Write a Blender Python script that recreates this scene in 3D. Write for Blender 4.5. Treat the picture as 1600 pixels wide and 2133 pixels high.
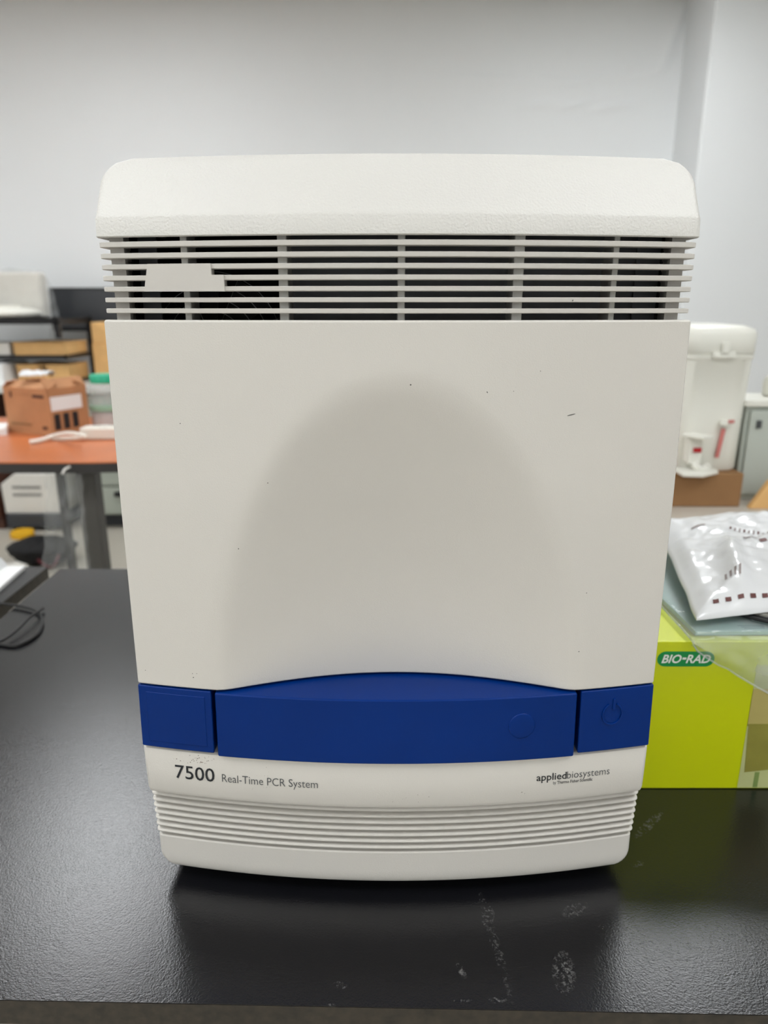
import bpy, bmesh, math, random
from math import sin, cos, tan, atan, pi, sqrt, radians
from mathutils import Vector, noise as mnoise

random.seed(7)
for o in list(bpy.data.objects):
    bpy.data.objects.remove(o, do_unlink=True)
SC = bpy.context.scene
COL = SC.collection

# ------------------------------------------------------------------ camera, world, exposure
F = 1479.0                      # focal length in pixels of a 1600 x 2133 frame
PITCH = radians(16.2)
CZ = 1.146                      # camera height above the floor
FLOOR, DESK, CEIL = -1.146, -0.396, 1.53     # heights relative to the camera
WALL_Y = 4.25
cam = bpy.data.cameras.new('camera')
cam.sensor_fit = 'HORIZONTAL'
cam.sensor_width = 36.0
cam.lens = 36.0 * F / 1600.0
cam.clip_start = 0.01
cam.dof.use_dof = True
cam.dof.focus_distance = 0.435
cam.dof.aperture_fstop = cam.lens / 3.4
camo = bpy.data.objects.new('camera', cam)
COL.objects.link(camo)
camo.location = (0, 0, CZ)
camo.rotation_euler = (pi / 2 - PITCH, 0, 0)
SC.camera = camo

w = bpy.data.worlds.new('world')
SC.world = w
w.use_nodes = True
w.node_tree.nodes['Background'].inputs[0].default_value = (0.8, 0.85, 0.9, 1)
w.node_tree.nodes['Background'].inputs[1].default_value = 0.05
SC.view_settings.view_transform = 'Standard'
SC.view_settings.look = 'None'
SC.view_settings.gamma = 1.0
SC.view_settings.use_curve_mapping = False
SC.view_settings.exposure = 0.33
PANEL_POWER = 9.0               # emission of the ceiling panels


def P(px, py, d):
    """world point (camera-relative height) on the ray of a picture point at distance d"""
    x = (px - 800.0) / F
    v = (py - 1066.5) / F
    y = cos(PITCH) - v * sin(PITCH)
    z = -sin(PITCH) - v * cos(PITCH)
    return Vector((x * d / y, d, z * d / y))


# ------------------------------------------------------------------ materials
def srgb(r, g, b):
    def f(c):
        c /= 255.0
        return c / 12.92 if c <= 0.04045 else ((c + 0.055) / 1.055) ** 2.4
    return (f(r), f(g), f(b))


MATS = {}


def mat(name, col, rough=0.5, metal=0.0, var=0.04, vscale=6.0, bump=0.0, bscale=300.0, bdist=0.0005,
        spec=0.5, emit=0.0, trans=0.0, sub=0.0, coat=0.0):
    m = bpy.data.materials.new(name)
    m.use_nodes = True
    nt = m.node_tree
    N, L = nt.nodes, nt.links
    b = N['Principled BSDF']
    tc = N.new('ShaderNodeTexCoord')
    nz = N.new('ShaderNodeTexNoise')
    nz.inputs['Scale'].default_value = vscale
    nz.inputs['Detail'].default_value = 4
    L.new(tc.outputs['Object'], nz.inputs['Vector'])
    rp = N.new('ShaderNodeValToRGB')
    rp.color_ramp.elements[0].position = 0.3
    rp.color_ramp.elements[1].position = 0.7
    rp.color_ramp.elements[0].color = tuple(max(0, c * (1 - var)) for c in col) + (1,)
    rp.color_ramp.elements[1].color = tuple(min(1, c * (1 + var)) for c in col) + (1,)
    L.new(nz.outputs['Fac'], rp.inputs['Fac'])
    L.new(rp.outputs['Color'], b.inputs['Base Color'])
    b.inputs['Roughness'].default_value = rough
    b.inputs['Metallic'].default_value = metal
    b.inputs['Specular IOR Level'].default_value = spec
    b.inputs['Transmission Weight'].default_value = trans
    b.inputs['Coat Weight'].default_value = coat
    if emit:
        b.inputs['Emission Color'].default_value = tuple(col) + (1,)
        b.inputs['Emission Strength'].default_value = emit
    if bump:
        n2 = N.new('ShaderNodeTexNoise')
        n2.inputs['Scale'].default_value = bscale
        n2.inputs['Detail'].default_value = 2
        L.new(tc.outputs['Object'], n2.inputs['Vector'])
        bp = N.new('ShaderNodeBump')
        bp.inputs['Strength'].default_value = bump
        bp.inputs['Distance'].default_value = bdist
        L.new(n2.outputs['Fac'], bp.inputs['Height'])
        L.new(bp.outputs['Normal'], b.inputs['Normal'])
    MATS[name] = m
    return m


def clear_film(name, tint, fac, rough):
    m = bpy.data.materials.new(name)
    m.use_nodes = True
    nt = m.node_tree
    N, L = nt.nodes, nt.links
    N.remove(N['Principled BSDF'])
    out = N['Material Output']
    tr = N.new('ShaderNodeBsdfTransparent')
    tr.inputs[0].default_value = tuple(tint) + (1,)
    pb = N.new('ShaderNodeBsdfPrincipled')
    pb.inputs['Base Color'].default_value = (0.75, 0.77, 0.76, 1)
    pb.inputs['Roughness'].default_value = rough
    tc = N.new('ShaderNodeTexCoord')
    nz = N.new('ShaderNodeTexNoise')
    nz.inputs['Scale'].default_value = 25
    nz.inputs['Detail'].default_value = 3
    L.new(tc.outputs['Object'], nz.inputs['Vector'])
    bp = N.new('ShaderNodeBump')
    bp.inputs['Strength'].default_value = 0.3
    bp.inputs['Distance'].default_value = 0.01
    L.new(nz.outputs['Fac'], bp.inputs['Height'])
    L.new(bp.outputs['Normal'], pb.inputs['Normal'])
    mp = N.new('ShaderNodeMapRange')
    mp.inputs['To Min'].default_value = fac * 0.6
    mp.inputs['To Max'].default_value = min(1, fac * 1.4)
    L.new(nz.outputs['Fac'], mp.inputs['Value'])
    mx = N.new('ShaderNodeMixShader')
    L.new(mp.outputs['Result'], mx.inputs[0])
    L.new(tr.outputs[0], mx.inputs[1])
    L.new(pb.outputs[0], mx.inputs[2])
    L.new(mx.outputs[0], out.inputs['Surface'])
    MATS[name] = m
    return m


mat('shell', srgb(208, 204, 197), 0.5, var=0.012, vscale=9, bump=0.3, bscale=1300, bdist=0.0003)
mat('hood', srgb(212, 210, 205), 0.46, var=0.01, vscale=9, bump=0.8, bscale=720, bdist=0.0006)
mat('slat_plastic', srgb(203, 199, 193), 0.5, var=0.02, vscale=12, bump=0.2, bscale=900, bdist=0.0003)
mat('post_plastic', srgb(190, 189, 184), 0.5, var=0.02, vscale=12)
mat('blue', srgb(0, 42, 112), 0.36, var=0.06, vscale=14, bump=0.15, bscale=1500, bdist=0.0002, spec=0.14)
mat('ink', srgb(18, 22, 28), 0.5, var=0.1)
mat('ink_soft', srgb(72, 74, 76), 0.5, var=0.1)
mat('scuff', srgb(90, 88, 84), 0.8, var=0.2)
mat('interior', srgb(24, 25, 27), 0.7, var=0.15)
mat('interior_grey', srgb(120, 122, 126), 0.6, var=0.15)
mat('wire', srgb(120, 120, 122), 0.35, metal=0.8, var=0.05)
mat('black_cloth', srgb(16, 15, 17), 0.8, var=0.3, vscale=30, bump=0.3, bscale=80, bdist=0.003)
mat('maroon', srgb(84, 16, 26), 0.7, var=0.1)
mat('rubber', srgb(20, 20, 21), 0.8, var=0.1)
mat('band_wood', srgb(46, 40, 31), 0.5, var=0.5, vscale=150, bump=0.3, bscale=120)
mat('grey_leg', srgb(78, 76, 72), 0.5, var=0.06)
mat('wall', srgb(231, 233, 234), 0.72, var=0.012, vscale=1.5, bump=0.1, bscale=120, bdist=0.001)
mat('wall_rest', srgb(226, 226, 225), 0.8, var=0.012, vscale=1.5)
mat('ceiling', srgb(215, 215, 212), 0.9, var=0.02, vscale=4, bump=0.2, bscale=90)
mat('floor', srgb(186, 180, 168), 0.45, var=0.06, vscale=3)
mat('panel_light', (0.95, 0.98, 1.0), 0.6, var=0.0, emit=PANEL_POWER)
mat('panel_frame', srgb(220, 220, 218), 0.4, metal=0.2)
mat('cherry', srgb(196, 112, 66), 0.3, var=0.14, vscale=5, bump=0.05, bscale=60)
mat('dark_edge', srgb(48, 45, 44), 0.5, var=0.1)
mat('bench_front', srgb(168, 174, 162), 0.5, var=0.03)
mat('bench_top', srgb(214, 214, 208), 0.4, var=0.03)
mat('toe_kick', srgb(60, 62, 66), 0.6, var=0.08)
mat('carton', srgb(186, 134, 94), 0.8, var=0.08, vscale=18, bump=0.1, bscale=200)
mat('carton_tan', srgb(228, 182, 120), 0.8, var=0.07, vscale=18, bump=0.1, bscale=200)
mat('carton_dark', srgb(146, 108, 70), 0.8, var=0.06, vscale=18, bump=0.1, bscale=200)
mat('paper', srgb(240, 240, 240), 0.6, var=0.02)
mat('white_plastic', srgb(236, 235, 226), 0.35, var=0.015)
mat('cream_plastic', srgb(233, 230, 220), 0.35, var=0.015)
mat('warm_white', srgb(226, 222, 214), 0.5, var=0.03)
mat('black_metal', srgb(26, 26, 28), 0.4, metal=0.3, var=0.1)
mat('black_plastic', srgb(18, 18, 20), 0.45, var=0.1)
mat('screen', srgb(58, 60, 64), 0.25, var=0.1, vscale=2)
mat('green_cap', srgb(40, 180, 140), 0.4, var=0.04)
mat('pale_green', srgb(150, 190, 165), 0.5, var=0.05)
mat('pinkish', srgb(220, 208, 204), 0.6, var=0.06)
mat('red', srgb(190, 18, 26), 0.4, var=0.05)
mat('soft_red', srgb(205, 120, 116), 0.5, var=0.08)
mat('yellow_tape', srgb(236, 180, 20), 0.5, var=0.05)
mat('brown_panel', srgb(82, 48, 34), 0.5, var=0.15)
mat('lime', srgb(206, 216, 0), 0.36, var=0.015, vscale=10, coat=0.2)
mat('logo_green', srgb(0, 142, 68), 0.4, var=0.02)
mat('logo_white', srgb(238, 240, 232), 0.4, var=0.01)
mat('print_pale', srgb(196, 200, 140), 0.4, var=0.06, vscale=30)
mat('print_tan', srgb(190, 176, 106), 0.4, var=0.08, vscale=30)
mat('print_olive', srgb(146, 140, 62), 0.4, var=0.18, vscale=30)
mat('print_green', srgb(128, 150, 82), 0.4, var=0.08, vscale=30)
mat('teal_cover', srgb(146, 182, 180), 0.35, var=0.1, vscale=9, coat=0.4)
mat('teal_ink', srgb(78, 122, 128), 0.5, var=0.1)
mat('pouch', srgb(228, 229, 231), 0.3, var=0.03, vscale=14, coat=0.6)
mat('pouch_ink', srgb(96, 48, 44), 0.5, var=0.1)
mat('pouch_ink_grey', srgb(150, 138, 136), 0.5, var=0.1)
mat('cable_grey', srgb(150, 148, 140), 0.5, var=0.05)
mat('grey_cabinet', srgb(186, 192, 184), 0.45, var=0.03)
mat('beige_top', srgb(206, 198, 186), 0.45, var=0.04)
mat('stain', srgb(120, 112, 100), 0.8, var=0.3, vscale=400)
clear_film('film', (0.94, 0.96, 0.95), 0.28, 0.06)
clear_film('bag_film', (0.94, 0.94, 0.93), 0.17, 0.15)
clear_film('bottle_clear', (0.93, 0.94, 0.95), 0.35, 0.1)


def desk_material():
    m = bpy.data.materials.new('desk_black')
    m.use_nodes = True
    nt = m.node_tree
    N, L = nt.nodes, nt.links
    b = N['Principled BSDF']
    geo = N.new('ShaderNodeNewGeometry')
    nz = N.new('ShaderNodeTexNoise')
    nz.inputs['Scale'].default_value = 850
    nz.inputs['Detail'].default_value = 3
    L.new(geo.outputs['Position'], nz.inputs['Vector'])
    bp = N.new('ShaderNodeBump')
    bp.inputs['Strength'].default_value = 0.42
    bp.inputs['Distance'].default_value = 0.00035
    L.new(nz.outputs['Fac'], bp.inputs['Height'])
    L.new(bp.outputs['Normal'], b.inputs['Normal'])
    # worn pale scuffs: each an ellipse on the top, broken up by noise
    fine = N.new('ShaderNodeTexNoise')
    fine.inputs['Scale'].default_value = 430
    fine.inputs['Detail'].default_value = 6
    fine.inputs['Roughness'].default_value = 0.7
    L.new(geo.outputs['Position'], fine.inputs['Vector'])
    sep = N.new('ShaderNodeSeparateXYZ')
    L.new(geo.outputs['Position'], sep.inputs[0])

    def M(op, a, bb=None, clamp=False):
        n = N.new('ShaderNodeMath')
        n.operation = op
        n.use_clamp = clamp
        for i, v in enumerate((a, bb)):
            if v is None:
                continue
            if isinstance(v, (int, float)):
                n.inputs[i].default_value = v
            else:
                L.new(v, n.inputs[i])
        return n.outputs[0]
    # (px, py, long px half, short px half, slope angle deg in plan, strength)
    scuffs = [(1352, 1718, .022, .004, 42, .9), (1330, 1800, .006, .003, 20, .6), (1030, 1960, .045, .0035, 96, .55),
              (1037, 2083, .006, .002, 5, 1.3), (1175, 2025, .016, .0075, 78, 1.1), (1200, 1895, .012, .006, 30, .7),
              (709, 2052, .0048, .0026, -6, 1.2), (961, 2022, .006, .0024, 110, .9), (1015, 1905, .01, .005, 80, .7),
              (690, 2096, .003, .002, 0, .8), (962, 2084, .007, .0014, 5, .8), (1254, 1930, .003, .002, 0, .8)]
    tot = None
    for (px, py, a, c, ang, st) in scuffs:
        v = (py - 1066.5) / F
        zz = -sin(PITCH) - v * cos(PITCH)
        p = P(px, py, 1.0)
        k = DESK / zz
        x0 = (px - 800) / F * k
        y0 = (cos(PITCH) - v * sin(PITCH)) * k
        dx = M('SUBTRACT', sep.outputs[0], x0)
        dy = M('SUBTRACT', sep.outputs[1], y0)
        ca, sa = cos(radians(ang)), sin(radians(ang))
        u = M('DIVIDE', M('ADD', M('MULTIPLY', dx, ca), M('MULTIPLY', dy, sa)), a)
        t = M('DIVIDE', M('SUBTRACT', M('MULTIPLY', dy, ca), M('MULTIPLY', dx, sa)), c)
        r2 = M('ADD', M('MULTIPLY', u, u), M('MULTIPLY', t, t))
        e = M('SUBTRACT', 1.0, r2, True)
        e = M('MULTIPLY', M('POWER', e, 0.5), st)
        tot = e if tot is None else M('MAXIMUM', tot, e)
    nf = M('MULTIPLY', M('SUBTRACT', fine.outputs['Fac'], 0.5), 5.0, True)
    # tiny dust specks everywhere
    vor = N.new('ShaderNodeTexVoronoi')
    vor.inputs['Scale'].default_value = 42
    L.new(geo.outputs['Position'], vor.inputs['Vector'])
    dust = M('MULTIPLY', M('LESS_THAN', vor.outputs['Distance'], 0.022), 0.35)
    mask = M('MAXIMUM', M('MULTIPLY', tot, nf), dust)
    mask = M('MULTIPLY', mask, 0.42, True)
    mx = N.new('ShaderNodeMix')
    mx.data_type = 'RGBA'
    L.new(mask, mx.inputs[0])
    mx.inputs[6].default_value = srgb(14, 14, 18) + (1,)
    mx.inputs[7].default_value = srgb(170, 168, 166) + (1,)
    L.new(mx.outputs[2], b.inputs['Base Color'])
    b.inputs['Roughness'].default_value = 0.19
    b.inputs['Specular IOR Level'].default_value = 0.6
    MATS['desk_black'] = m


desk_material()


# ------------------------------------------------------------------ mesh helpers (all heights camera-relative)
class G:
    def __init__(s):
        s.v, s.f = [], []

    def add(s, vs, fs):
        n = len(s.v)
        s.v += [tuple(p) for p in vs]
        s.f += [tuple(i + n for i in f) for f in fs]
        return s

    def box(s, x0, x1, y0, y1, z0, z1):
        return s.add([(x, y, z) for z in (z0, z1) for y in (y0, y1) for x in (x0, x1)],
                     [(0, 2, 3, 1), (4, 5, 7, 6), (0, 1, 5, 4), (2, 6, 7, 3), (0, 4, 6, 2), (1, 3, 7, 5)])

    def obox(s, c, size, rz=0.0, rx=0.0):
        hx, hy, hz = (q / 2 for q in size)
        vs = []
        for z in (-hz, hz):
            for y in (-hy, hy):
                for x in (-hx, hx):
                    y2, z2 = y * cos(rx) - z * sin(rx), y * sin(rx) + z * cos(rx)
                    vs.append((c[0] + x * cos(rz) - y2 * sin(rz), c[1] + x * sin(rz) + y2 * cos(rz), c[2] + z2))
        return s.add(vs, [(0, 2, 3, 1), (4, 5, 7, 6), (0, 1, 5, 4), (2, 6, 7, 3), (0, 4, 6, 2), (1, 3, 7, 5)])

    def prism(s, poly, z0, z1):
        n = len(poly)
        vs = [(p[0], p[1], z0) for p in poly] + [(p[0], p[1], z1) for p in poly]
        fs = [tuple(range(n))[::-1], tuple(range(n, 2 * n))]
        fs += [(i, (i + 1) % n, n + (i + 1) % n, n + i) for i in range(n)]
        return s.add(vs, fs)

    def prism_y(s, poly, y0, y1):
        """poly in (x, z), extruded along y"""
        n = len(poly)
        vs = [(p[0], y0, p[1]) for p in poly] + [(p[0], y1, p[1]) for p in poly]
        fs = [tuple(range(n)), tuple(range(n, 2 * n))[::-1]]
        fs += [(i, n + i, n + (i + 1) % n, (i + 1) % n) for i in range(n)]
        return s.add(vs, fs)

    def tube(s, path, r, n=8, closed=False):
        path = [Vector(p) for p in path]
        m = len(path)
        vs, fs = [], []
        up = Vector((0, 0, 1))
        for i, p in enumerate(path):
            a = path[(i - 1) % m] if (closed or i > 0) else p
            b = path[(i + 1) % m] if (closed or i < m - 1) else p
            t = (b - a).normalized()
            u = up if abs(t.z) < 0.95 else Vector((0, 1, 0))
            e1 = t.cross(u).normalized()
            e2 = t.cross(e1)
            rr = r[i] if isinstance(r, (list, tuple)) else r
            for k in range(n):
                an = 2 * pi * k / n
                vs.append(p + e1 * (rr * cos(an)) + e2 * (rr * sin(an)))
        for i in range(m if closed else m - 1):
            for k in range(n):
                j = (i + 1) % m
                fs.append((i * n + k, i * n + (k + 1) % n, j * n + (k + 1) % n, j * n + k))
        if not closed:
            fs.append(tuple(range(n)))
            fs.append(tuple(range((m - 1) * n, m * n))[::-1])
        return s.add(vs, fs)

    def lathe(s, c, prof, n=32):
        vs, fs = [], []
        for (r, z) in prof:
            for k in range(n):
                a = 2 * pi * k / n
                vs.append((c[0] + max(r, 1e-5) * cos(a), c[1] + max(r, 1e-5) * sin(a), c[2] + z))
        for i in range(len(prof) - 1):
            for k in range(n):
                fs.append((i * n + k, i * n + (k + 1) % n, (i + 1) * n + (k + 1) % n, (i + 1) * n + k))
        fs.append(tuple(range(n))[::-1])
        fs.append(tuple(range((len(prof) - 1) * n, len(prof) * n)))
        return s.add(vs, fs)

    def grid(s, rows):
        m, n = len(rows), len(rows[0])
        vs = [p for r in rows for p in r]
        fs = [(i * n + j, i * n + j + 1, (i + 1) * n + j + 1, (i + 1) * n + j) for i in range(m - 1) for j in range(n - 1)]
        return s.add(vs, fs)

    def shell(s, front, back):
        """two grids of equal size closed along their rims"""
        m, n = len(front), len(front[0])
        a = len(s.v)
        s.grid(front)
        b = len(s.v)
        s.grid(back)
        rim = [(0, j) for j in range(n)] + [(i, n - 1) for i in range(1, m)] + \
              [(m - 1, j) for j in range(n - 2, -1, -1)] + [(i, 0) for i in range(m - 2, 0, -1)]
        k = len(rim)
        for q in range(k):
            i, j = rim[q]
            i2, j2 = rim[(q + 1) % k]
            s.f.append((a + i * n + j, a + i2 * n + j2, b + i2 * n + j2, b + i * n + j))
        return s

    def build(s, name, m, parent=None, smooth=False, bevel=0.0, seg=2, angle=35, recalc=True, solid=0.0):
        xs, ys, zs = zip(*s.v)
        if parent is None:
            org = Vector(((min(xs) + max(xs)) / 2, (min(ys) + max(ys)) / 2, min(zs)))
        else:
            org = Vector(parent.get('_org', (0, 0, 0)))
        me = bpy.data.meshes.new(name)
        me.from_pydata([(p[0] - org.x, p[1] - org.y, p[2] - org.z) for p in s.v], [], s.f)
        if recalc:
            bm = bmesh.new()
            bm.from_mesh(me)
            bmesh.ops.recalc_face_normals(bm, faces=bm.faces)
            bm.to_mesh(me)
            bm.free()
        me.materials.append(MATS[m])
        o = bpy.data.objects.new(name, me)
        COL.objects.link(o)
        if parent is None:
            o.location = (org.x, org.y, org.z + CZ)
        else:
            o.parent = parent
        o['_org'] = tuple(org)
        if solid:
            md = o.modifiers.new('solidify', 'SOLIDIFY')
            md.thickness = solid
            md.offset = 0
        if smooth or bevel:
            me.polygons.foreach_set('use_smooth', [True] * len(me.polygons))
            me.set_sharp_from_angle(angle=radians(angle))
        if bevel:
            md = o.modifiers.new('bevel', 'BEVEL')
            md.width = bevel
            md.segments = seg
            md.limit_method = 'ANGLE'
            md.angle_limit = radians(40)
            md.harden_normals = True
        return o


def tag(o, label, cat, group=None):
    o['label'] = label
    o['category'] = cat
    if group:
        o['group'] = group
    return o


def thing(name, label, cat, base, group=None):
    o = bpy.data.objects.new(name, None)
    o.empty_display_size = 0.05
    COL.objects.link(o)
    o.location = (base[0], base[1], base[2] + CZ)
    o['_org'] = tuple(base)
    return tag(o, label, cat, group)


def struct(o):
    o['kind'] = 'structure'
    return o


def lerp_knots(k, z):
    """piecewise linear through knots sorted by falling z"""
    if z >= k[0][0]:
        return k[0][1]
    for (z0, a), (z1, b) in zip(k, k[1:]):
        if z >= z1:
            t = (z0 - z) / (z0 - z1)
            return a + (b - a) * t
    return k[-1][1]


def text_geo(s, offset=0.0, shear=0.0, spacing=1.0):
    cu = bpy.data.curves.new('t', 'FONT')
    cu.body = s
    cu.size = 1.0
    cu.offset = offset
    cu.shear = shear
    cu.space_character = spacing
    cu.resolution_u = 3
    ob = bpy.data.objects.new('t', cu)
    me = bpy.data.meshes.new_from_object(ob)
    vs = [(v.co.x, v.co.y) for v in me.vertices]
    fs = [tuple(p.vertices) for p in me.polygons]
    bpy.data.objects.remove(ob)
    bpy.data.curves.remove(cu)
    bpy.data.meshes.remove(me)
    return vs, fs


def lay_text(s, x0, x1, zb, cap, surf, name, m, parent, ref_cap=None, **kw):
    """text set between x0 and x1 with baseline zb, wrapped onto surf(x, z) -> y"""
    vs, fs = text_geo(s, **kw)
    a = min(v[0] for v in vs)
    b = max(v[0] for v in vs)
    cv, _ = text_geo(ref_cap or 'H', kw.get('offset', 0))
    ch = max(v[1] for v in cv) - min(v[1] for v in cv)
    g = G()
    pts = []
    for (u, v) in vs:
        x = x0 + (u - a) / (b - a) * (x1 - x0)
        z = zb + v / ch * cap
        pts.append((x, surf(x, z) - 0.00018, z))
    g.add(pts, fs)
    return g.build(name, m, parent, recalc=False)


# ------------------------------------------------------------------ the room
RX0, RX1, RY0 = -5.0, 3.6, -6.2


def wall_back():
    xs = [RX0 + (0.5 - RX0) * i / 20 for i in range(20)] + [0.5 + (1.58 - 0.5) * i / 110 for i in range(111)]
    zs = [FLOOR + (0.9 - FLOOR) * i / 12 for i in range(12)] + [0.9 + (CEIL - 0.9) * i / 80 for i in range(81)]

    def ridge(x, z, a, b, wd, h):
        ax, az = a
        bx, bz = b
        dx, dz = bx - ax, bz - az
        ll = dx * dx + dz * dz
        t = ((x - ax) * dx + (z - az) * dz) / ll
        tc = min(1, max(0, t))
        d = sqrt((x - ax - tc * dx) ** 2 + (z - az - tc * dz) ** 2)
        return h * math.exp(-(d / wd) ** 2) * (sin(pi * min(1, max(0, 0.1 + 0.8 * tc))))
    lines = []
    for (a, b, wd, h) in [((1085, 222), (1170, 214), .02, .006), ((1165, 228), (1240, 208), .018, .007),
                          ((1225, 232), (1320, 214), .02, .007), ((1170, 178), (1290, 152), .025, .007),
                          ((1265, 172), (1350, 152), .02, .006), ((900, 165), (1200, 170), .03, .006),
                          ((1375, 140), (1424, 8), .035, .014), ((1340, 165), (1400, 120), .03, .007)]:
        pa, pb = P(a[0], a[1], WALL_Y), P(b[0], b[1], WALL_Y)
        lines.append(((pa.x, pa.z), (pb.x, pb.z), wd, h))
    rows = []
    for z in zs:
        r = []
        for x in xs:
            h = 1.7 * sum(ridge(x, z, *q) for q in lines) if (x > 0.2 and z > 0.7) else 0
            r.append((x, WALL_Y - h, z))
        rows.append(r)
    back = [[(x, WALL_Y + 0.1, z) for x in xs] for z in zs]
    return struct(G().shell(rows, back).build('wall_back', 'wall', smooth=True, angle=40))


wall_back()
struct(G().box(RX0, RX1, RY0, WALL_Y, FLOOR - 0.05, FLOOR).build('floor', 'floor'))
struct(G().box(RX0, RX1, RY0, WALL_Y, CEIL, CEIL + 0.05).build('ceiling', 'ceiling'))
struct(G().box(RX0 - 0.1, RX0, RY0, WALL_Y, FLOOR, CEIL).build('wall_left', 'wall_rest'))
struct(G().box(RX1, RX1 + 0.1, RY0, WALL_Y, FLOOR, CEIL).build('wall_right', 'wall_rest'))
struct(G().box(RX0, RX1, RY0 - 0.1, RY0, FLOOR, CEIL).build('wall_front', 'wall_rest'))
struct(G().box(1.57, RX1, 3.9, WALL_Y + 0.1, FLOOR, CEIL).build('wall_pillar', 'wall', bevel=0.012, seg=3))

n = 0
for yy, where in ((2.62, 'beyond the instrument'), (-0.12, 'above the black desk'), (-2.9, 'behind the desk'), (-5.2, 'added at the room end')):  # the room-end panels are unseen, added for low fill on the instrument front
    for xx, side in ((-3.6, 'added left-hand row'), (-1.22, 'cherry table side'), (1.15, 'pillar side')):  # the leftmost panels are unseen, added to brighten the left of the back wall
        t = thing('ceiling_light', 'flush white ceiling panel light %s on the %s' % (where, side), 'light', (xx, yy, CEIL - 0.03),
                  'ceiling panel lights')
        G().box(xx - .3, xx + .3, yy - .6, yy + .6, CEIL - 0.012, CEIL - 0.004).build('diffuser', 'panel_light', t)
        g = G()
        for (a, b, c, d) in ((-.32, .32, -.62, -.6), (-.32, .32, .6, .62), (-.32, -.3, -.6, .6), (.3, .32, -.6, .6)):
            g.box(xx + a, xx + b, yy + c, yy + d, CEIL - 0.014, CEIL)
        g.build('frame', 'panel_frame', t)


# ------------------------------------------------------------------ desks
def desk(name, label, poly, thick, legs):
    cx = sum(p[0] for p in poly) / 4
    cy = sum(p[1] for p in poly) / 4
    t = thing(name, label, 'desk', (cx, cy, FLOOR))
    G().prism(poly, DESK - thick, DESK - 0.0006).build('core', 'band_wood', t)
    ins = [(p[0] + (cx - p[0]) * 0.0008, p[1] + (cy - p[1]) * 0.0008) for p in poly]
    G().prism(ins, DESK - 0.0006, DESK).build('desk_top', 'desk_black', t)
    for (x, y) in legs:
        G().box(x - .025, x + .025, y - .025, y + .025, FLOOR, DESK - thick).build('leg', 'grey_leg', t, bevel=0.003)
    (x0, y0), (x1, y1) = legs[0], legs[1]
    G().box(x0 + .03, x1 - .03, y0 + .25, y0 + .28, DESK - .12, DESK - thick).build('apron', 'grey_leg', t)
    return t


rot = -0.0208
dk = [(-0.497, 0.3193 - 0.497 * rot), (0.95, 0.3193 + 0.95 * rot), (0.945, 1.03), (-0.508, 1.045)]
desk('desk', 'black laminate desk with brown wood edge carrying the white instrument', dk, 0.0185,
     [(-.43, .42), (.88, .42), (-.43, .97), (.88, .97)])
dl = [(-1.75, 0.36), (-0.524, 0.345), (-0.531, 1.052), (-1.75, 1.06)]
desk('desk', 'black laminate desk holding the white paper beside the cherry table', dl, 0.0185,
     [(-1.68, .43), (-.60, .43), (-1.68, .98), (-.60, .98)])

# ------------------------------------------------------------------ the instrument
XM = 0.0078
HW = 0.17
BULGE = 0.018
KN = [(.0475, .4265), (.0367, .425), (-.0075, .425), (-.11, .4205), (-.2388, .4175), (-.285, .4145), (-.316, .4155),
      (-.3225, .4185), (-.365, .421), (-.386, .4208)]


def dE(z):
    return lerp_knots(KN, z)


def front(x, z, out=0.0):
    u = (x - XM) / HW
    return dE(z) - BULGE * (1 - u * u) - out


BACK = 0.86
pcr = thing('lab_instrument', 'large white laboratory instrument with vent slats, arched door and blue handle bar', 'instrument',
            (XM, 0.62, DESK))


def plan(hw, de, r, side, nf=48, na=7):
    """U-shaped plan line: left side, corner arc, bulged front, corner arc, right side"""
    pts = []
    yc = de + r
    for y in (de + r + side, de + r + side * 0.5):
        pts.append((XM - hw, y))
    for i in range(na + 1):
        a = pi + (pi / 2) * i / na
        pts.append((XM - hw + r + r * cos(a), yc + r * sin(a)))
    fx0, fx1 = -hw + r, hw - r
    for i in range(1, nf):
        x = fx0 + (fx1 - fx0) * i / nf
        k = x / (hw - r)
        pts.append((XM + x, de - BULGE * (1 - k * k) * ((hw - r) / HW) ** 2))
    for i in range(na + 1):
        a = 3 * pi / 2 + (pi / 2) * i / na
        pts.append((XM + hw - r + r * cos(a), yc + r * sin(a)))
    for y in (de + r + side * 0.5, de + r + side):
        pts.append((XM + hw, y))
    return pts


def wrap_rows(rows):
    """rows of (z, front distance at the edge, half width, corner radius, y of side end)"""
    out = []
    for (z, de, hw, r, ye) in rows:
        out.append([(p[0], p[1], z) for p in plan(hw, de, r, ye - de - r)])
    return out


# hood
HZ0, HZR, HZT = .0367, .0475, .0812
rr = .0155
hr = [(HZ0 + .004, .4335, .1635, .004, BACK), (HZ0, .4275, .1685, .004, BACK), (HZ0, .4262, .1697, .004, BACK), (HZ0 + .0006, .4252, .1703, .004, BACK),
      (HZR - .0006, .4265, .1703, .004, BACK), (HZR + .0006, .4270, .1700, .004, BACK)]
for i in range(1, 15):
    z = HZR + (HZT - HZR) * i / 14
    k = z - (HZT - rr)
    hw = .1700 if k <= 0 else .1700 - rr + sqrt(max(0, rr * rr - k * k))
    de = .4268 + .641 * (z - HZR)
    hr.append((z, de, hw, .004, BACK))
rows = wrap_rows(hr)
rows.append([(p[0], p[1] + 0.004, HZT + .0006) for p in rows[-1]])
g = G().grid(rows)
nn = len(rows[0])
base = (len(rows) - 1) * nn
g.f.append(tuple(range(base, base + nn)))
g.build('hood', 'hood', pcr, smooth=True, angle=24)


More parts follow.
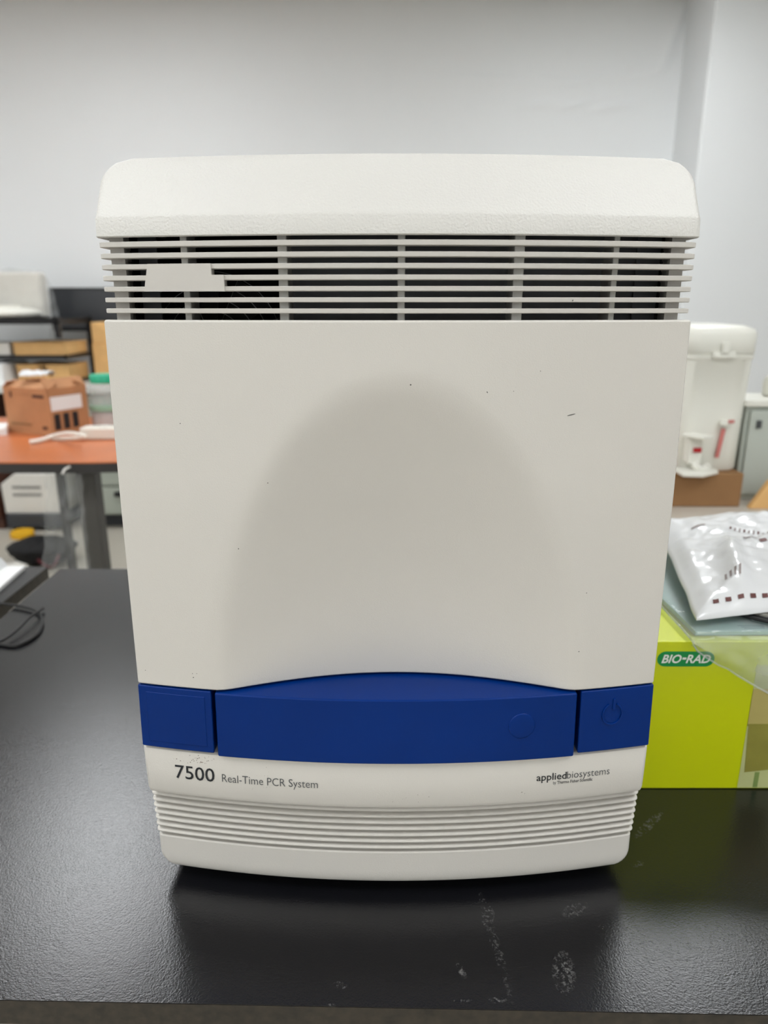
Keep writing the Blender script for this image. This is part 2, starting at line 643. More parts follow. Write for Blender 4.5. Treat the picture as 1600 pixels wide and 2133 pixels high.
def bar(name, z0, z1, out, deep, hw, side_end, m, parent=pcr, n=1):
    """horizontal bar that follows the front and turns back along both sides"""
    de0 = dE((z0 + z1) / 2) - out
    b = .0005
    pr = [(z1, .0012), (z1, .0006), (z1 - .0003, .0001), (z0 + .0003, .0001), (z0, .0006), (z0, .0012)]
    o, i_ = [], []
    for (z, ins) in pr:
        o.append([(p[0], p[1], z) for p in plan(hw - ins, de0 + ins, .004, side_end - de0 - .004)])
        i_.append([(p[0], p[1], z) for p in plan(hw - deep, de0 + deep, .0035, side_end - de0 - deep - .0035)])
    return G().shell(o, i_).build(name, m, parent, smooth=True, angle=30)


# slats: tops and bottoms read along a line of the grille
def z_of(py, d):
    v = (py - 1066.5) / F
    return (-sin(PITCH) - v * cos(PITCH)) / (cos(PITCH) - v * sin(PITCH)) * d


dsl = .4105
tops = [499.2, 523.9, 548.0, 572.0, 595.9, 619.3, 642.6]
bots = [511.2, 535.2, 559.2, 583.2, 606.6, 629.8, 653.0]
SL = [(z_of(b, dsl), z_of(a, dsl)) for a, b in zip(tops, bots)]
for i, (z0, z1) in enumerate(SL):
    if i == 3:     # the middle slat is interrupted by the plate only visually: it runs through behind it
        pass
    bar('slat', z0, z1, 0.0, .0085, .1690, .50, 'slat_plastic')


# solid plate over slats three to five, slanted left edge and stepped right edge
def X_at(px, py, d):
    v = (py - 1066.5) / F
    return (px - 800) / F * d / (cos(PITCH) - v * sin(PITCH))


def plate():
    zt, zb = SL[2][1], SL[4][0]
    xl_t, xl_b = X_at(307.5, 559, .419), X_at(298.5, 594, .419)
    xr = [(SL[2][1], SL[3][1], X_at(439, 565, .413)), (SL[3][1] , SL[4][0], X_at(467, 588, .413))]
    g = G()
    y_ = lambda x: front(x, 0) - .0002
    zm = SL[3][1]
    strips = [(xl_b, xl_t, zb, zt)]
    for i in range(14):
        strips.append((xl_t + (xr[0][2] - xl_t) * i / 14, xl_t + (xr[0][2] - xl_t) * (i + 1) / 14, zt, zt))
    for i in range(3):
        strips.append((xr[0][2] + (xr[1][2] - xr[0][2]) * i / 3, xr[0][2] + (xr[1][2] - xr[0][2]) * (i + 1) / 3, zm, zm))
    for (xa_, xb_, za_, zb_) in strips:
        f_ = [[(xa_, y_(xa_), za_ + .00005), (xb_, y_(xb_), zb_)], [(xa_, y_(xa_), zb), (xb_, y_(xb_), zb)]]
        g.shell(f_, [[(p[0], p[1] + .008, p[2]) for p in r_] for r_ in f_])
    return g.build('vent_plate', 'slat_plastic', pcr, smooth=True, angle=30)


plate()

# posts behind the slats
VZ0, VZ1 = -.012, .042
for (pa, pb) in ((375.7, 390), (581, 601), (828, 843.5), (1068, 1089.5), (1279, 1291.5)):
    xa, xb = X_at(pa, 492, .425), X_at(pb, 492, .425)
    ya = front((xa + xb) / 2, 0) + .0068
    G().box(xa, xb, ya, ya + .02, VZ0, VZ1).build('vent_post', 'post_plastic', pcr, bevel=.0006)
for s in (-1, 1):
    # corner posts turning the side of the vent
    xa, xb = XM + s * .1650, XM + s * .1560
    pl = [(xa, .4335), (xa, .55), (xa - s * .004, .55), (xa - s * .004, .4385), (xb, .4345), (xb, .4305)]
    G().prism(pl, VZ0, VZ1).build('vent_corner', 'slat_plastic', pcr, smooth=True)
    G().box(min(xb - s * .001, xb - s * .012), max(xb - s * .001, xb - s * .012), .452, .4535, VZ0 - .02, VZ1).build('inner_strip', 'interior_grey', pcr)

# interior behind the vents
G().box(XM - .160, XM + .160, .53, .532, -.16, .079).build('inner_wall', 'interior', pcr)
G().box(XM - .166, XM + .166, .445, .53, -.162, -.16).build('inner_floor', 'interior', pcr)
for s in (-1, 1):
    G().box(XM + s * .1605 - .001, XM + s * .1605 + .001, .455, .53, -.16, .044).build('inner_side', 'interior', pcr)
xa, xb = X_at(606, 560, .45), X_at(1062, 560, .45)
G().box(xa, xb, .452, .4535, -.10, .0405).build('inner_panel', 'interior_grey', pcr)
xa2, xb2 = X_at(1095, 560, .45), X_at(1385, 560, .45)
G().box(xa2, xb2, .456, .4575, -.10, .0405).build('inner_panel', 'interior_grey', pcr)
fc = (X_at(445, 700, .47), .468, z_of(715, .47))
fan = G()
for r in (.012, .02, .028, .036, .044):
    fan.tube([(fc[0] + r * cos(a), fc[1], fc[2] + r * sin(a)) for a in [2 * pi * i / 40 for i in range(40)]], .0003, 5, True)
for k in range(8):
    a = 2 * pi * k / 8 + .35
    fan.tube([(fc[0] + q * cos(a), fc[1] - .0006, fc[2] + q * sin(a)) for q in (.008, .025, .046)], .0003, 5)
fo = fan.build('fan_guard', 'wire', pcr, smooth=True)
fb = G()
fb.lathe((0, 0, 0), [(.012, -.004), (.0125, .008), (.011, .01), (.001, .01)], 20)
fb.v = [(fc[0] + x, fc[1] + .014 - z, fc[2] + y) for (x, y, z) in fb.v]
for k in range(7):
    a = 2 * pi * k / 7
    bl = []
    for q in (.012, .026, .042):
        row = []
        for tt in (-.32, 0, .32):
            row.append((fc[0] + q * cos(a + tt), fc[1] + .012 + .008 * tt, fc[2] + q * sin(a + tt)))
        bl.append(row)
    fb.shell(bl, [[(p[0], p[1] + .001, p[2]) for p in r_] for r_ in bl])
fb.build('fan_rotor', 'black_plastic', pcr, smooth=True)

# front door with the arched scoop
DZ0, DZ1 = -.2388, -.0078
AP, AW, AD = -.0412, .1137, .0318


def soft(x, z):
    xx = (x - (XM + .0005)) / AW
    zz = (z - DZ0) / (AP - DZ0)
    e = 1 - xx * xx - zz * zz
    q = AD * (e if e < 0 else e ** 1.12)
    s = .0022
    if q < -s:
        return 0.0
    if q > s:
        return q
    return (q + s) ** 2 / (4 * s)


nx, nz_ = 150, 120
fr, bk = [], []
for j in range(nz_ + 1):
    z = DZ1 + (DZ0 - DZ1) * j / nz_
    fr.append([])
    bk.append([])
    for i in range(nx + 1):
        x = XM - .1700 + .3400 * i / nx
        y = front(x, z) + soft(x, z)
        fr[-1].append((x, y, z))
        bk[-1].append((x, y + .006, z))
G().shell(fr, bk).build('door', 'shell', pcr, bevel=.0014, seg=3)

# specks and scratches on the door and the panels
def on_door(px, py):
    d = .41
    for _ in range(6):
        p = P(px, py, d)
        d = front(p.x, p.z) + (soft(p.x, p.z) if p.z > DZ0 else 0)
    return P(px, py, d)


sk = G()
for (px, py, a, b, an) in [(855.5, 801.5, 1.6, 1.6, 0), (558, 1006, 1.1, 1.1, 0), (497, 1143, 1.0, 1.5, 0), (1015, 817, 1.0, 1.8, .5),
                           (1070, 815, .8, .8, 0), (1126, 773, .8, .9, 0), (1190, 864, 9, 1.0, .22), (375.5, 882, 1.1, 1.1, 0), (1222, 1235, 1.1, .9, 0),
                           (403, 1411, 1.6, 1.2, .6), (410, 1403, 1, .8, 0), (401, 1403, .8, 1.2, 0), (303, 1396, .9, .9, 0), (1206, 1357, 1.6, 1, 0), (1193, 626, 1.8, 1.1, .8)]:
    c = on_door(px, py)
    s = .30e-3
    pts = []
    for k in range(8):
        t = 2 * pi * k / 8
        u, v = a * cos(t), b * sin(t)
        x = c.x + s * (u * cos(an) - v * sin(an))
        z = c.z + s * (u * sin(an) + v * cos(an))
        y = front(x, z) + (soft(x, z) if z > DZ0 else 0) - .00015
        if z > DZ1:
            y = front(x, 0) - .00015
        pts.append((x, y, z))
    sk.add(pts, [tuple(range(8))])
sk.build('scuff_marks', 'scuff', pcr, recalc=False)['kind'] = 'stuff'

# blue band: left block, handle bar, power block
BZ0, BZ1 = -.2838, -.2398


def block(name, x0, x1, z0, z1, out, deep, m, nb=24, bev=.0009, slant=0.0):
    f, b = [], []
    for k in range(5):
        t = k / 4
        z = z1 + (z0 - z1) * t
        a, c = x0 + slant * t, x1 - slant * t
        f.append([(a + (c - a) * i / nb, front(a + (c - a) * i / nb, z) - out, z) for i in range(nb + 1)])
        b.append([(a + (c - a) * i / nb, front(a + (c - a) * i / nb, z) - out + deep, z) for i in range(nb + 1)])
    return G().shell(f, b).build(name, m, pcr, bevel=bev, seg=3)


xl0, xl1 = XM - .1702, X_at(443.5, 1490, .409)
xr0, xr1 = X_at(1206.5, 1490, .409), XM + .1702
block('status_panel', xl0, xl1, BZ0, BZ1, 0, .10, 'blue')
pb_ = block('power_panel', xr0, xr1, BZ0, BZ1, 0, .10, 'blue')
hx0, hx1 = X_at(447.5, 1448, .4075), X_at(1202.5, 1448, .4075)
hb = block('handle_bar', hx0, hx1, BZ0 - .0012, BZ1 - .0002, .0012, .042, 'blue', nb=60, bev=.0011)
# raised frame line on the status panel
fx0, fx1 = xl0 + .0055, xl1 - .0045
fz0, fz1 = BZ0 + .0045, BZ1 - .004
g = G()
NB = 12
pf = [[(fx0 + (fx1 - fx0) * i / NB, front(fx0 + (fx1 - fx0) * i / NB, z) - .0004, z) for i in range(NB + 1)] for z in (fz1, fz0)]
pb2 = [[(p[0], p[1] + .002, p[2]) for p in r_] for r_ in pf]
g.shell(pf, pb2).build('label_plate', 'blue', pcr, bevel=.0004)


def disc_on(cx, cz, r, h, n=40):
    rows_ = []
    for q, hh in ((1.0, -.0004), (.97, h * .7), (.9, h), (.5, h * 1.1), (.02, h * 1.15)):
        rows_.append([(cx + r * q * cos(2 * pi * k / n), front(cx + r * q * cos(2 * pi * k / n), cz + r * q * sin(2 * pi * k / n)) - .0012 - hh,
                       cz + r * q * sin(2 * pi * k / n)) for k in range(n + 1)])
    return G().grid(rows_)


cc = P(1087, 1511, .4015)
disc_on(cc.x, cc.z, .0088, .0006).build('indicator_lens', 'blue', pcr, smooth=True, angle=60)
# power symbol
pc = P(1277, 1489, .4095)
ring = G()
ro, ri = .0072, .0061
N_ = 44
f, b = [], []
for i in range(N_ + 1):
    a = pi / 2 + .38 + (2 * pi - .76) * i / N_
    f.append([])
    b.append([])
    for r in (ri, ro):
        x, z = pc.x + r * cos(a), pc.z + r * 1.1 * sin(a)
        f[-1].append((x, front(x, z) - .0009, z))
        b[-1].append((x, front(x, z) + .001, z))
ring.shell(f, b)
f, b = [], []
for z in (pc.z + .0108, pc.z + .0035):
    f.append([(x, front(x, z) - .0009, z) for x in (pc.x - .0001, pc.x + .0016)])
    b.append([(x, front(x, z) + .001, z) for x in (pc.x - .0001, pc.x + .0016)])
ring.shell(f, b)
ring.build('power_symbol', 'blue', pcr, bevel=.0002)

# black frame behind the blue band and the gaps
G().box(XM - .160, XM + .160, .447, .452, -.384, -.162).build('inner_frame', 'interior', pcr)

# lower panel, swept around the front with rounded lower corners
de = .4145
lo = [(-.2853, de + .020, .150, .004, .52), (-.2853, de + .0030, .1685, .004, .52), (-.2855, de + .0018, .1697, .004, .52), (-.2862, de + .0009, .1705, .004, .52), (-.2872, de + .0006, .1707, .004, .52),
      (-.300, de - .0008, .1701, .004, .52), (-.3155, de - .0024, .1692, .004, .52), (-.3185, de - .0014, .1690, .004, .52), (-.3205, de + .0030, .1685, .004, .52), (-.3222, de + .0072, .1645, .004, .52),
      (-.3603, .4250, .1636, .004, .52), (-.3606, .4228, .1656, .004, .52), (-.3609, .4210, .1674, .004, .52), (-.3617, .4204, .1683, .004, .52)]
rb = .0125
for i in range(0, 9):
    k = i / 8
    z = -.386 + rb * (1 - sin(k * pi / 2))
    hw = .1682 - rb * (1 - cos(k * pi / 2))
    lo.append((z, .4198 - .0012 * (1 - (1 - k) ** 2) + .0016 * k ** 6, hw, .004, .52))
lo.append((-.3864, .4216, .1545, .004, .52))
rows = wrap_rows(lo)
lp = G().grid(rows)
nn = len(rows[0])
lp.f.append(tuple(range((len(rows) - 1) * nn, len(rows) * nn)))
low = lp.build('lower_panel', 'shell', pcr, smooth=True, angle=30)
# seven ribs
for i in range(7):
    zc_ = -.3254 - .00525 * i
    dd = .4214 + .00022 * i
    hw0 = .1698 - .0001 * i
    o, i_ = [], []
    for k in range(9):
        a = pi / 2 - pi * k / 8
        out = .0030 * max(0.0, cos(a)) ** .7
        z = zc_ + .0016 * sin(a)
        o.append([(p[0], p[1], z) for p in plan(hw0 - .0030 + out, dd - out, .004, .52 - dd)])
        i_.append([(p[0], p[1], z) for p in plan(hw0 - .007, dd + .004, .003, .52 - dd)])
    G().shell(o, i_).build('rib', 'shell', pcr, smooth=True, angle=50)

# lettering on the lower panel


def lowsurf(x, z):
    u = (x - XM) / HW
    dd_ = lerp_knots([(-.2872, de + .0006), (-.300, de - .0008), (-.3155, de - .0024)], z)
    return plan_y(x, dd_, .1705)


def plan_y(x, de_, hw):
    k = (x - XM) / (hw - .004)
    return de_ - BULGE * (1 - k * k) * ((hw - .004) / HW) ** 2


def on_low(px, py):
    d = .405
    for _ in range(8):
        p = P(px, py, d)
        d = lowsurf(p.x, p.z)
    return P(px, py, d)


a, b = on_low(366, 1621), on_low(447.5, 1628)
lay_text('7500', a.x, b.x, on_low(405, 1624).z, .0096, lowsurf, 'lettering', 'ink', pcr, ref_cap='5', offset=.006)
a, b = on_low(463, 1629), on_low(662, 1640)
lay_text('Real-Time PCR System', a.x, b.x, (on_low(470, 1629).z + on_low(655, 1641).z) / 2, .0054, lowsurf, 'lettering', 'ink_soft', pcr, offset=-.006)
a, b = on_low(1117.5, 1626), on_low(1180, 1622)
zb_ = on_low(1180, 1621.5).z
lay_text('applied', a.x, b.x, zb_, .0050, lowsurf, 'lettering', 'ink', pcr, offset=.008)
a, b = on_low(1181, 1622), on_low(1269.5, 1612)
lay_text('biosystems', a.x, b.x, zb_, .0050, lowsurf, 'lettering', 'ink_soft', pcr, offset=-.006)
a, b = on_low(1152, 1633), on_low(1158.5, 1632)
zb2 = on_low(1190, 1630).z
lay_text('by', a.x, b.x, zb2, .0022, lowsurf, 'lettering', 'ink_soft', pcr)
a, b = on_low(1160.5, 1632), on_low(1234, 1626)
lay_text('Thermo Fisher Scientific', a.x, b.x, zb2, .0022, lowsurf, 'lettering', 'ink', pcr, offset=.006)
# grime near the top edge above the number and a few marks lower down
gm = G()
random.seed(3)
marks = [(random.gauss(425, 26), random.uniform(1573, 1590), random.uniform(.3, 1.1)) for _ in range(46)] + \
        [(random.gauss(540, 30), random.uniform(1598, 1650), random.uniform(.2, .6)) for _ in range(16)] + \
        [(random.gauss(840, 25), random.uniform(1650, 1672), random.uniform(.2, .7)) for _ in range(14)] + \
        [(1087, 1650, 1.0), (1093, 1653, .7), (873, 1593, .9), (1305, 1560, 1.4), (1311, 1559, 1.0), (477, 1577, 1.6)]
for (px, py, s) in marks:
    c = on_low(px, py)
    if c.z > -.2873:
        continue
    pts = []
    for k in range(6):
        t = 2 * pi * k / 6
        x, z = c.x + s * .0003 * cos(t) * random.uniform(.6, 2), c.z + s * .0003 * sin(t)
        pts.append((x, lowsurf(x, z) - .00012, z))
    gm.add(pts, [tuple(range(6))])
gm.build('grime', 'stain', pcr, recalc=False)['kind'] = 'stuff'

# sides, back, base and feet
for s in (-1, 1):
    xo = XM + s * .1690
    G().box(min(xo, xo - s * .004), max(xo, xo - s * .004), .4335, BACK, -.2395, -.0085).build('side_panel', 'shell', pcr, bevel=.001)
    G().box(min(xo, xo - s * .004), max(xo, xo - s * .004), .5215, BACK, -.382, -.2397).build('side_panel', 'shell', pcr, bevel=.001)
    G().box(min(xo - s * .003, xo - s * .006), max(xo - s * .003, xo - s * .006), .55, BACK, -.0085, .038).build('side_panel', 'shell', pcr)
    G().box(min(xo - s * .002, xo - s * .006), max(xo - s * .002, xo - s * .006), .448, .5215, -.285, -.2395).build('side_panel', 'interior', pcr)
G().box(XM - .165, XM + .165, BACK - .004, BACK, -.382, .08).build('back_panel', 'shell', pcr)
G().box(XM - .160, XM + .160, .43, BACK - .005, -.3845, -.379).build('base_plate', 'interior', pcr)
for (x, y) in ((-.12, .50), (.12, .50), (-.12, .80), (.12, .80)):
    G().lathe((XM + x, y, DESK), [(.016, 0), (.0175, .002), (.0165, .0115)], 24).build('foot', 'rubber', pcr, smooth=True)

# ------------------------------------------------------------------ lime carton on the desk
bx0, bx1, by0, by1 = .196, .47, .516, .735
BT = -.2575
box = thing('reagent_box', 'glossy lime green carton with green pill logo standing beside the instrument', 'box', ((bx0 + bx1) / 2, .62, DESK))
G().box(bx0, bx1, by0, by1, DESK + .0002, BT).build('carton', 'lime', box, bevel=.0012)
yf = by0 - .0003


def pill(x0, x1, z0, z1, n=12):
    r = (z1 - z0) / 2
    zc = (z0 + z1) / 2
    pts = [(x0 + r + r * cos(a), zc + r * sin(a)) for a in [pi / 2 + pi * i / n for i in range(n + 1)]]
    pts += [(x1 - r + r * cos(a), zc + r * sin(a)) for a in [-pi / 2 + pi * i / n for i in range(n + 1)]]
    return pts


la, lb = P(1371, 1357, by0), P(1486, 1388, by0)
G().prism_y(pill(la.x, lb.x, lb.z, la.z), yf, by0 + .0005).build('logo_pill', 'logo_green', box)
fl = lambda x, z: yf - .0001
zlb = P(1400, 1380, by0).z
lw = lb.x - la.x
lay_text('BIO', la.x + lw * .075, la.x + lw * .42, zlb, .0075, fl, 'logo_lettering', 'logo_white', box, offset=.025, shear=.25)
lay_text('RAD', la.x + lw * .50, la.x + lw * .93, zlb, .0075, fl, 'logo_lettering', 'logo_white', box, offset=.025, shear=.25)
G().prism_y([(la.x + lw * .435, zlb + .0028), (la.x + lw * .50, zlb + .0028), (la.x + lw * .508, zlb + .0046), (la.x + lw * .443, zlb + .0046)],
            yf - .00015, yf).build('logo_dash', 'logo_white', box)
px0 = .3012
G().box(px0, bx1 - .0015, yf, by0 + .0005, DESK + .0015, -.2785).build('picture_print', 'print_pale', box)
yf2 = yf - .0001
G().box(px0, bx1 - .0015, yf2, by0, -.333, -.300).build('picture_print', 'print_tan', box)
G().box(px0, bx1 - .0015, yf2 - .0001, by0, -.3345, -.3325).build('picture_print', 'print_olive', box)
for x in (.302, .355, .408):
    G().prism_y([(x, -.3345), (x + .032, -.3345), (x + .0275, -.376), (x + .003, -.379)], yf2 - .0002, by0).build('picture_print', 'print_olive', box)
    G().prism_y([(x + .012, -.379), (x + .016, -.379), (x + .016, DESK + .002), (x + .012, DESK + .002)], yf2, by0).build('picture_print', 'print_green', box)

# booklet in a clear bag on the carton
bag = thing('document_bag', 'clear plastic bag holding a teal booklet lying over the lime carton', 'bag', (.35, .6, BT))
zk = BT + .0012
G().prism([(.2515, .5235), (.47, .5265), (.465, .715), (.246, .712)], zk, zk + .004).build('booklet', 'teal_cover', bag, bevel=.0006)
for k in range(3):
    q = P(1497 + k, 1306 + 5 * k, .534)
    G().box(.2905 + .0015 * k, .312 - .001 * k, .5335 - .0028 * k, .5347 - .0028 * k, zk + .004, zk + .0041).build('booklet_print', 'teal_ink', bag)


def crinkle(x, y, z, s=40, a=.0015):
    return a * mnoise.noise(Vector((x * s, y * s, z * s)))


rows = []
low_edge = [(.2425, -.2585)] + [(q.x, q.z) for q in (P(x, y, .5085) for (x, y) in ((1436, 1341), (1447, 1351), (1465, 1366), (1483, 1377), (1500, 1387), (1513, 1391), (1536, 1407), (1570, 1427), (1600, 1444)))] + [(.345, -.312), (.40, -.300), (.47, -.29)]


def edge_z(x):
    for (x0, z0), (x1, z1) in zip(low_edge, low_edge[1:]):
        if x <= x1:
            return z0 + (z1 - z0) * (x - x0) / (x1 - x0)
    return low_edge[-1][1]


XS = [.243 + (.47 - .243) * i / 90 for i in range(91)]
for j in range(40):
    t = j / 39
    r_ = []
    for x in XS:
        if t < .6:
            y = .715 - (.715 - .513) * (t / .6)
            z = zk + .0052 + crinkle(x, y, 0, 50, .0011) + .0008
            if x < .249:
                z -= .004 * (.249 - x) / .006
        else:
            q = (t - .6) / .4
            ze = edge_z(x)
            z0 = zk + .0045
            z = z0 + (ze - z0) * q
            y = .5115 - .010 * sin(pi * min(1, q * .9)) * (.4 + .6 * abs(mnoise.noise(Vector((x * 45, q * 1.3, 3))))) + crinkle(x, q * .05, 2, 60, .002)
            y = min(y, .5135)
        r_.append((x, y, z))
    rows.append(r_)
G().grid(rows).build('bag_film', 'film', bag, smooth=True, angle=80, recalc=False)
# folded clear rim of the bag
rim = [(.2435, .70, zk + .003), (.2435, .60, zk + .003), (.2435, .53, zk + .003), (.2445, .5125, zk + .001)] + \
      [(x, .5085, edge_z(x)) for x in (.2475, .2545, .261, .267, .274, .282, .292, .301, .31, .345)]
G().tube(rim, .0009, 6).build('bag_rim', 'film', bag, smooth=True)

# coiled cable poking out beneath the pouch
cb = G()
for k in range(3):
    cb.tube([(.352 + (.060 - .005 * k) * cos(2 * pi * i / 30), .590 + (.062 - .005 * k) * sin(2 * pi * i / 30), zk + .0093) for i in range(30)], .0022, 8, True)
tag(cb.build('cable_coil', 'cable_grey', smooth=True), 'coil of grey cable squeezed under the white plastic pouch', 'cable')
ck = G()
for k in range(2):
    ck.tube([(.352 + (.0695 - .0045 * k) * cos(2 * pi * i / 30), .590 + (.0715 - .0045 * k) * sin(2 * pi * i / 30), zk + .0090) for i in range(30)], .0018, 8, True)
tag(ck.build('cable_coil', 'black_plastic', smooth=True), 'thin black cable loop under the white plastic pouch', 'cable')

# white padded pouch
A, B, C_, D_ = Vector((.252, .5255)), Vector((.505, .588)), Vector((.57, .83)), Vector((.3055, .765))
pouch = thing('plastic_pouch', 'puffy white glossy plastic pouch with brown dashes lying on the booklet bag', 'pouch', (.4, .66, zk + .02))


def pz(u, v):
    edge = min(u, 1 - u, v, 1 - v)
    puff = (1 - math.exp(-edge * 9))
    wr = .006 * mnoise.noise(Vector((u * 5, v * 4, 1.3))) + .005 * abs(mnoise.noise(Vector((u * 9, v * 8, 4)))) + .002 * mnoise.noise(Vector((u * 26, v * 22, 8)))
    fold = .010 * math.exp(-((u - .17 - .1 * v) / .035) ** 2) * math.exp(-((v - .33) / .22) ** 2) + .008 * math.exp(-((u - .05) / .03) ** 2) * math.exp(-((v - .45) / .2) ** 2)
    return zk + .0145 + .020 * puff * (.6 + .4 * (1 - v)) + puff * wr + fold * puff + .010 * v


def pxy(u, v):
    p = A * (1 - u) * (1 - v) + B * u * (1 - v) + C_ * u * v + D_ * (1 - u) * v
    return p


rows, rows2 = [], []
for j in range(71):
    v = j / 70
    rows.append([])
    rows2.append([])
    for i in range(81):
        u = i / 80
        p = pxy(u, v)
        e = min(u, 1 - u, v, 1 - v)
        wob = .002 * mnoise.noise(Vector((u * 7, v * 7, 2))) * (1 if e < .02 else .5)
        rows[-1].append((p.x + wob, p.y + wob, pz(u, v)))
        lowz = zk + .0125 + .010 * v
        rows2[-1].append((p.x + wob, p.y + wob, lowz))
G().shell(rows, rows2).build('pouch_body', 'pouch', pouch, smooth=True, angle=70)


def patch(u0, u1, v0, v1, m, skew=0, name='pouch_print'):
    n_ = 6
    rr_ = []
    for j in range(n_ + 1):
        v = v0 + (v1 - v0) * j / n_
        rr_.append([])
        for i in range(n_ + 1):
            u = u0 + (u1 - u0) * i / n_ + skew * (v - v0)
            p = pxy(u, v)
            rr_[-1].append((p.x, p.y, pz(u, v) + .0006))
    return G().grid(rr_).build(name, m, pouch, recalc=False)


for k in range(6):
    patch(.065 + .046 * k, .086 + .046 * k, .040, .056, 'pouch_ink')
for k in range(4):
    patch(.13 + .017 * k, .138 + .017 * k, .15, .20, 'pouch_ink_grey', .2)
patch(.12, .18, .74, .755, 'pouch_ink_grey')
for k in range(9):
    patch(.27 + .018 * k, .278 + .018 * k, .66 - .012 * k, .69 - .012 * k, 'pouch_ink_grey' if k % 3 else 'pouch_ink', .3)
patch(.30, .36, .52, .545, 'pouch_ink_grey')
patch(.34, .37, .42, .45, 'pouch_ink')

def spline_v(pts, n=6):
    return spline([Vector(p) for p in pts], n)


# ------------------------------------------------------------------ black cable and papers on the left
cpts = [(-.575, .93, DESK + .004), (-.53, .915, DESK + .012), (-.505, .905, DESK + .010)]
pix = [(0, 1257), (38, 1262), (70, 1270), (84, 1282), (88, 1300), (80, 1318), (60, 1334), (32, 1345), (0, 1342), (-40, 1336)]


def on_desk(px, py, h=.0022):
    v = (py - 1066.5) / F
    z = -sin(PITCH) - v * cos(PITCH)
    k = (DESK + h) / z
    return Vector(((px - 800) / F * k, (cos(PITCH) - v * sin(PITCH)) * k, DESK + h))


def spline(pts, n=6):
    out = []
    m = len(pts)
    for i in range(m - 1):
        p0, p1, p2, p3 = pts[max(i - 1, 0)], pts[i], pts[i + 1], pts[min(i + 2, m - 1)]
        for k in range(n):
            t = k / n
            out.append(0.5 * ((2 * p1) + (-p0 + p2) * t + (2 * p0 - 5 * p1 + 4 * p2 - p3) * t * t + (-p0 + 3 * p1 - 3 * p2 + p3) * t ** 3))
    out.append(pts[-1])
    return out


kab = thing('power_cable', 'black looped cable lying across the gap between the two black desks', 'cable', (-.5, .88, DESK))
path = [on_desk(x, y, .0035 if i < 3 else .0022) for i, (x, y) in enumerate(pix)]
G().tube(spline(path), .0020, 8).build('cable_run', 'black_plastic', kab, smooth=True)
path = [on_desk(x, y, h) for (x, y, h) in [(-30, 1345, .004), (5, 1334, .0045), (35, 1313, .006), (58, 1290, .008), (74, 1277, .0075), (90, 1267, .004)]]
G().tube(spline(path), .0017, 8).build('cable_end', 'black_plastic', kab, smooth=True)

q = [on_desk(52, 1181, .004), on_desk(-2, 1228, .004), on_desk(-120, 1228, .004), on_desk(-75, 1181, .004)]
tag(G().prism([(p.x, p.y) for p in q], DESK + .0002, DESK + .006).build('paper_stack', 'paper', bevel=.0005),
    'stack of white paper at the corner of the black desk', 'paper')
rows = []
rows2 = []
for j in range(25):
    rows.append([])
    rows2.append([])
    for i in range(25):
        u, v = i / 24, j / 24
        p0 = on_desk(-70, 1200, .0)
        x = -.745 + .155 * u
        y = .985 + .06 * v
        e = max(0.0, min(u, 1 - u, v, 1 - v))
        z = DESK + .007 + .052 * sqrt(e * 2) * (.75 + .5 * mnoise.noise(Vector((u * 6, v * 6, 5)))) + .012 * abs(mnoise.noise(Vector((u * 15, v * 15, 9)))) * min(1, e * 8)
        rows[-1].append((x, y, z))
        rows2[-1].append((x, y, DESK + .0065))
tag(G().shell(rows, rows2).build('plastic_wrap', 'pouch', smooth=True, angle=25),
    'crumpled glossy white plastic wrapping on top of the paper stack', 'wrapping')

# ------------------------------------------------------------------ cherry table behind on the left
TBL = DESK
tb = thing('table', 'cherry wood table with dark edge and square dark legs', 'table', (-1.35, 2.2, FLOOR))
y0t, y1t, x0t, x1t = 1.835, 2.62, -2.6, -.48
poly = [(x0t, y0t)]
for i in range(13):
    a = -pi / 2 + (pi / 2) * i / 12
    poly.append((x1t - .34 + .34 * cos(a), y0t + .16 + .16 * sin(a)))
poly += [(x1t, y1t), (x0t, y1t)]
G().prism(poly, TBL - .004, TBL).build('table_top', 'cherry', tb)
G().prism([(p[0] * 1.0, p[1]) for p in poly], TBL - .03, TBL - .004).build('table_edge', 'dark_edge', tb)
lx = P(195, 1080, 1.95).x
for (x, y) in ((lx, 1.95), (-2.45, 1.95), (-2.45, 2.5)):
    G().box(x - .026, x + .026, y - .026, y + .026, FLOOR, TBL - .03).build('leg', 'grey_leg', tb, bevel=.004)
xr = P(127, 1000, 2.48).x
G().box(xr - .009, xr + .009, 2.46, 2.5, FLOOR, TBL - .03).build('brace', 'dark_edge', tb)

# cardboard carton, one corner to the camera, flaps open
cA, cL, cR = Vector((-1.042, 2.214)), Vector((-1.226, 2.302)), Vector((-1.036 + .035, 2.358))
e1 = (cL - cA)
e2 = Vector((-e1.y, e1.x))
e2 = e2.normalized() * -.15 if e2.y < 0 else e2.normalized() * .15
cB = cA + e2
hB = .146
ct = thing('cardboard_box', 'open brown cardboard box with white label on the cherry table', 'box', ((cA.x + cL.x) / 2, 2.3, TBL))


def quad_wall(p, q_, z0, z1, t):
    d = (q_ - p)
    nrm = Vector((-d.y, d.x)).normalized() * t
    return [(p.x, p.y), (q_.x, q_.y), (q_.x + nrm.x, q_.y + nrm.y), (p.x + nrm.x, p.y + nrm.y)]


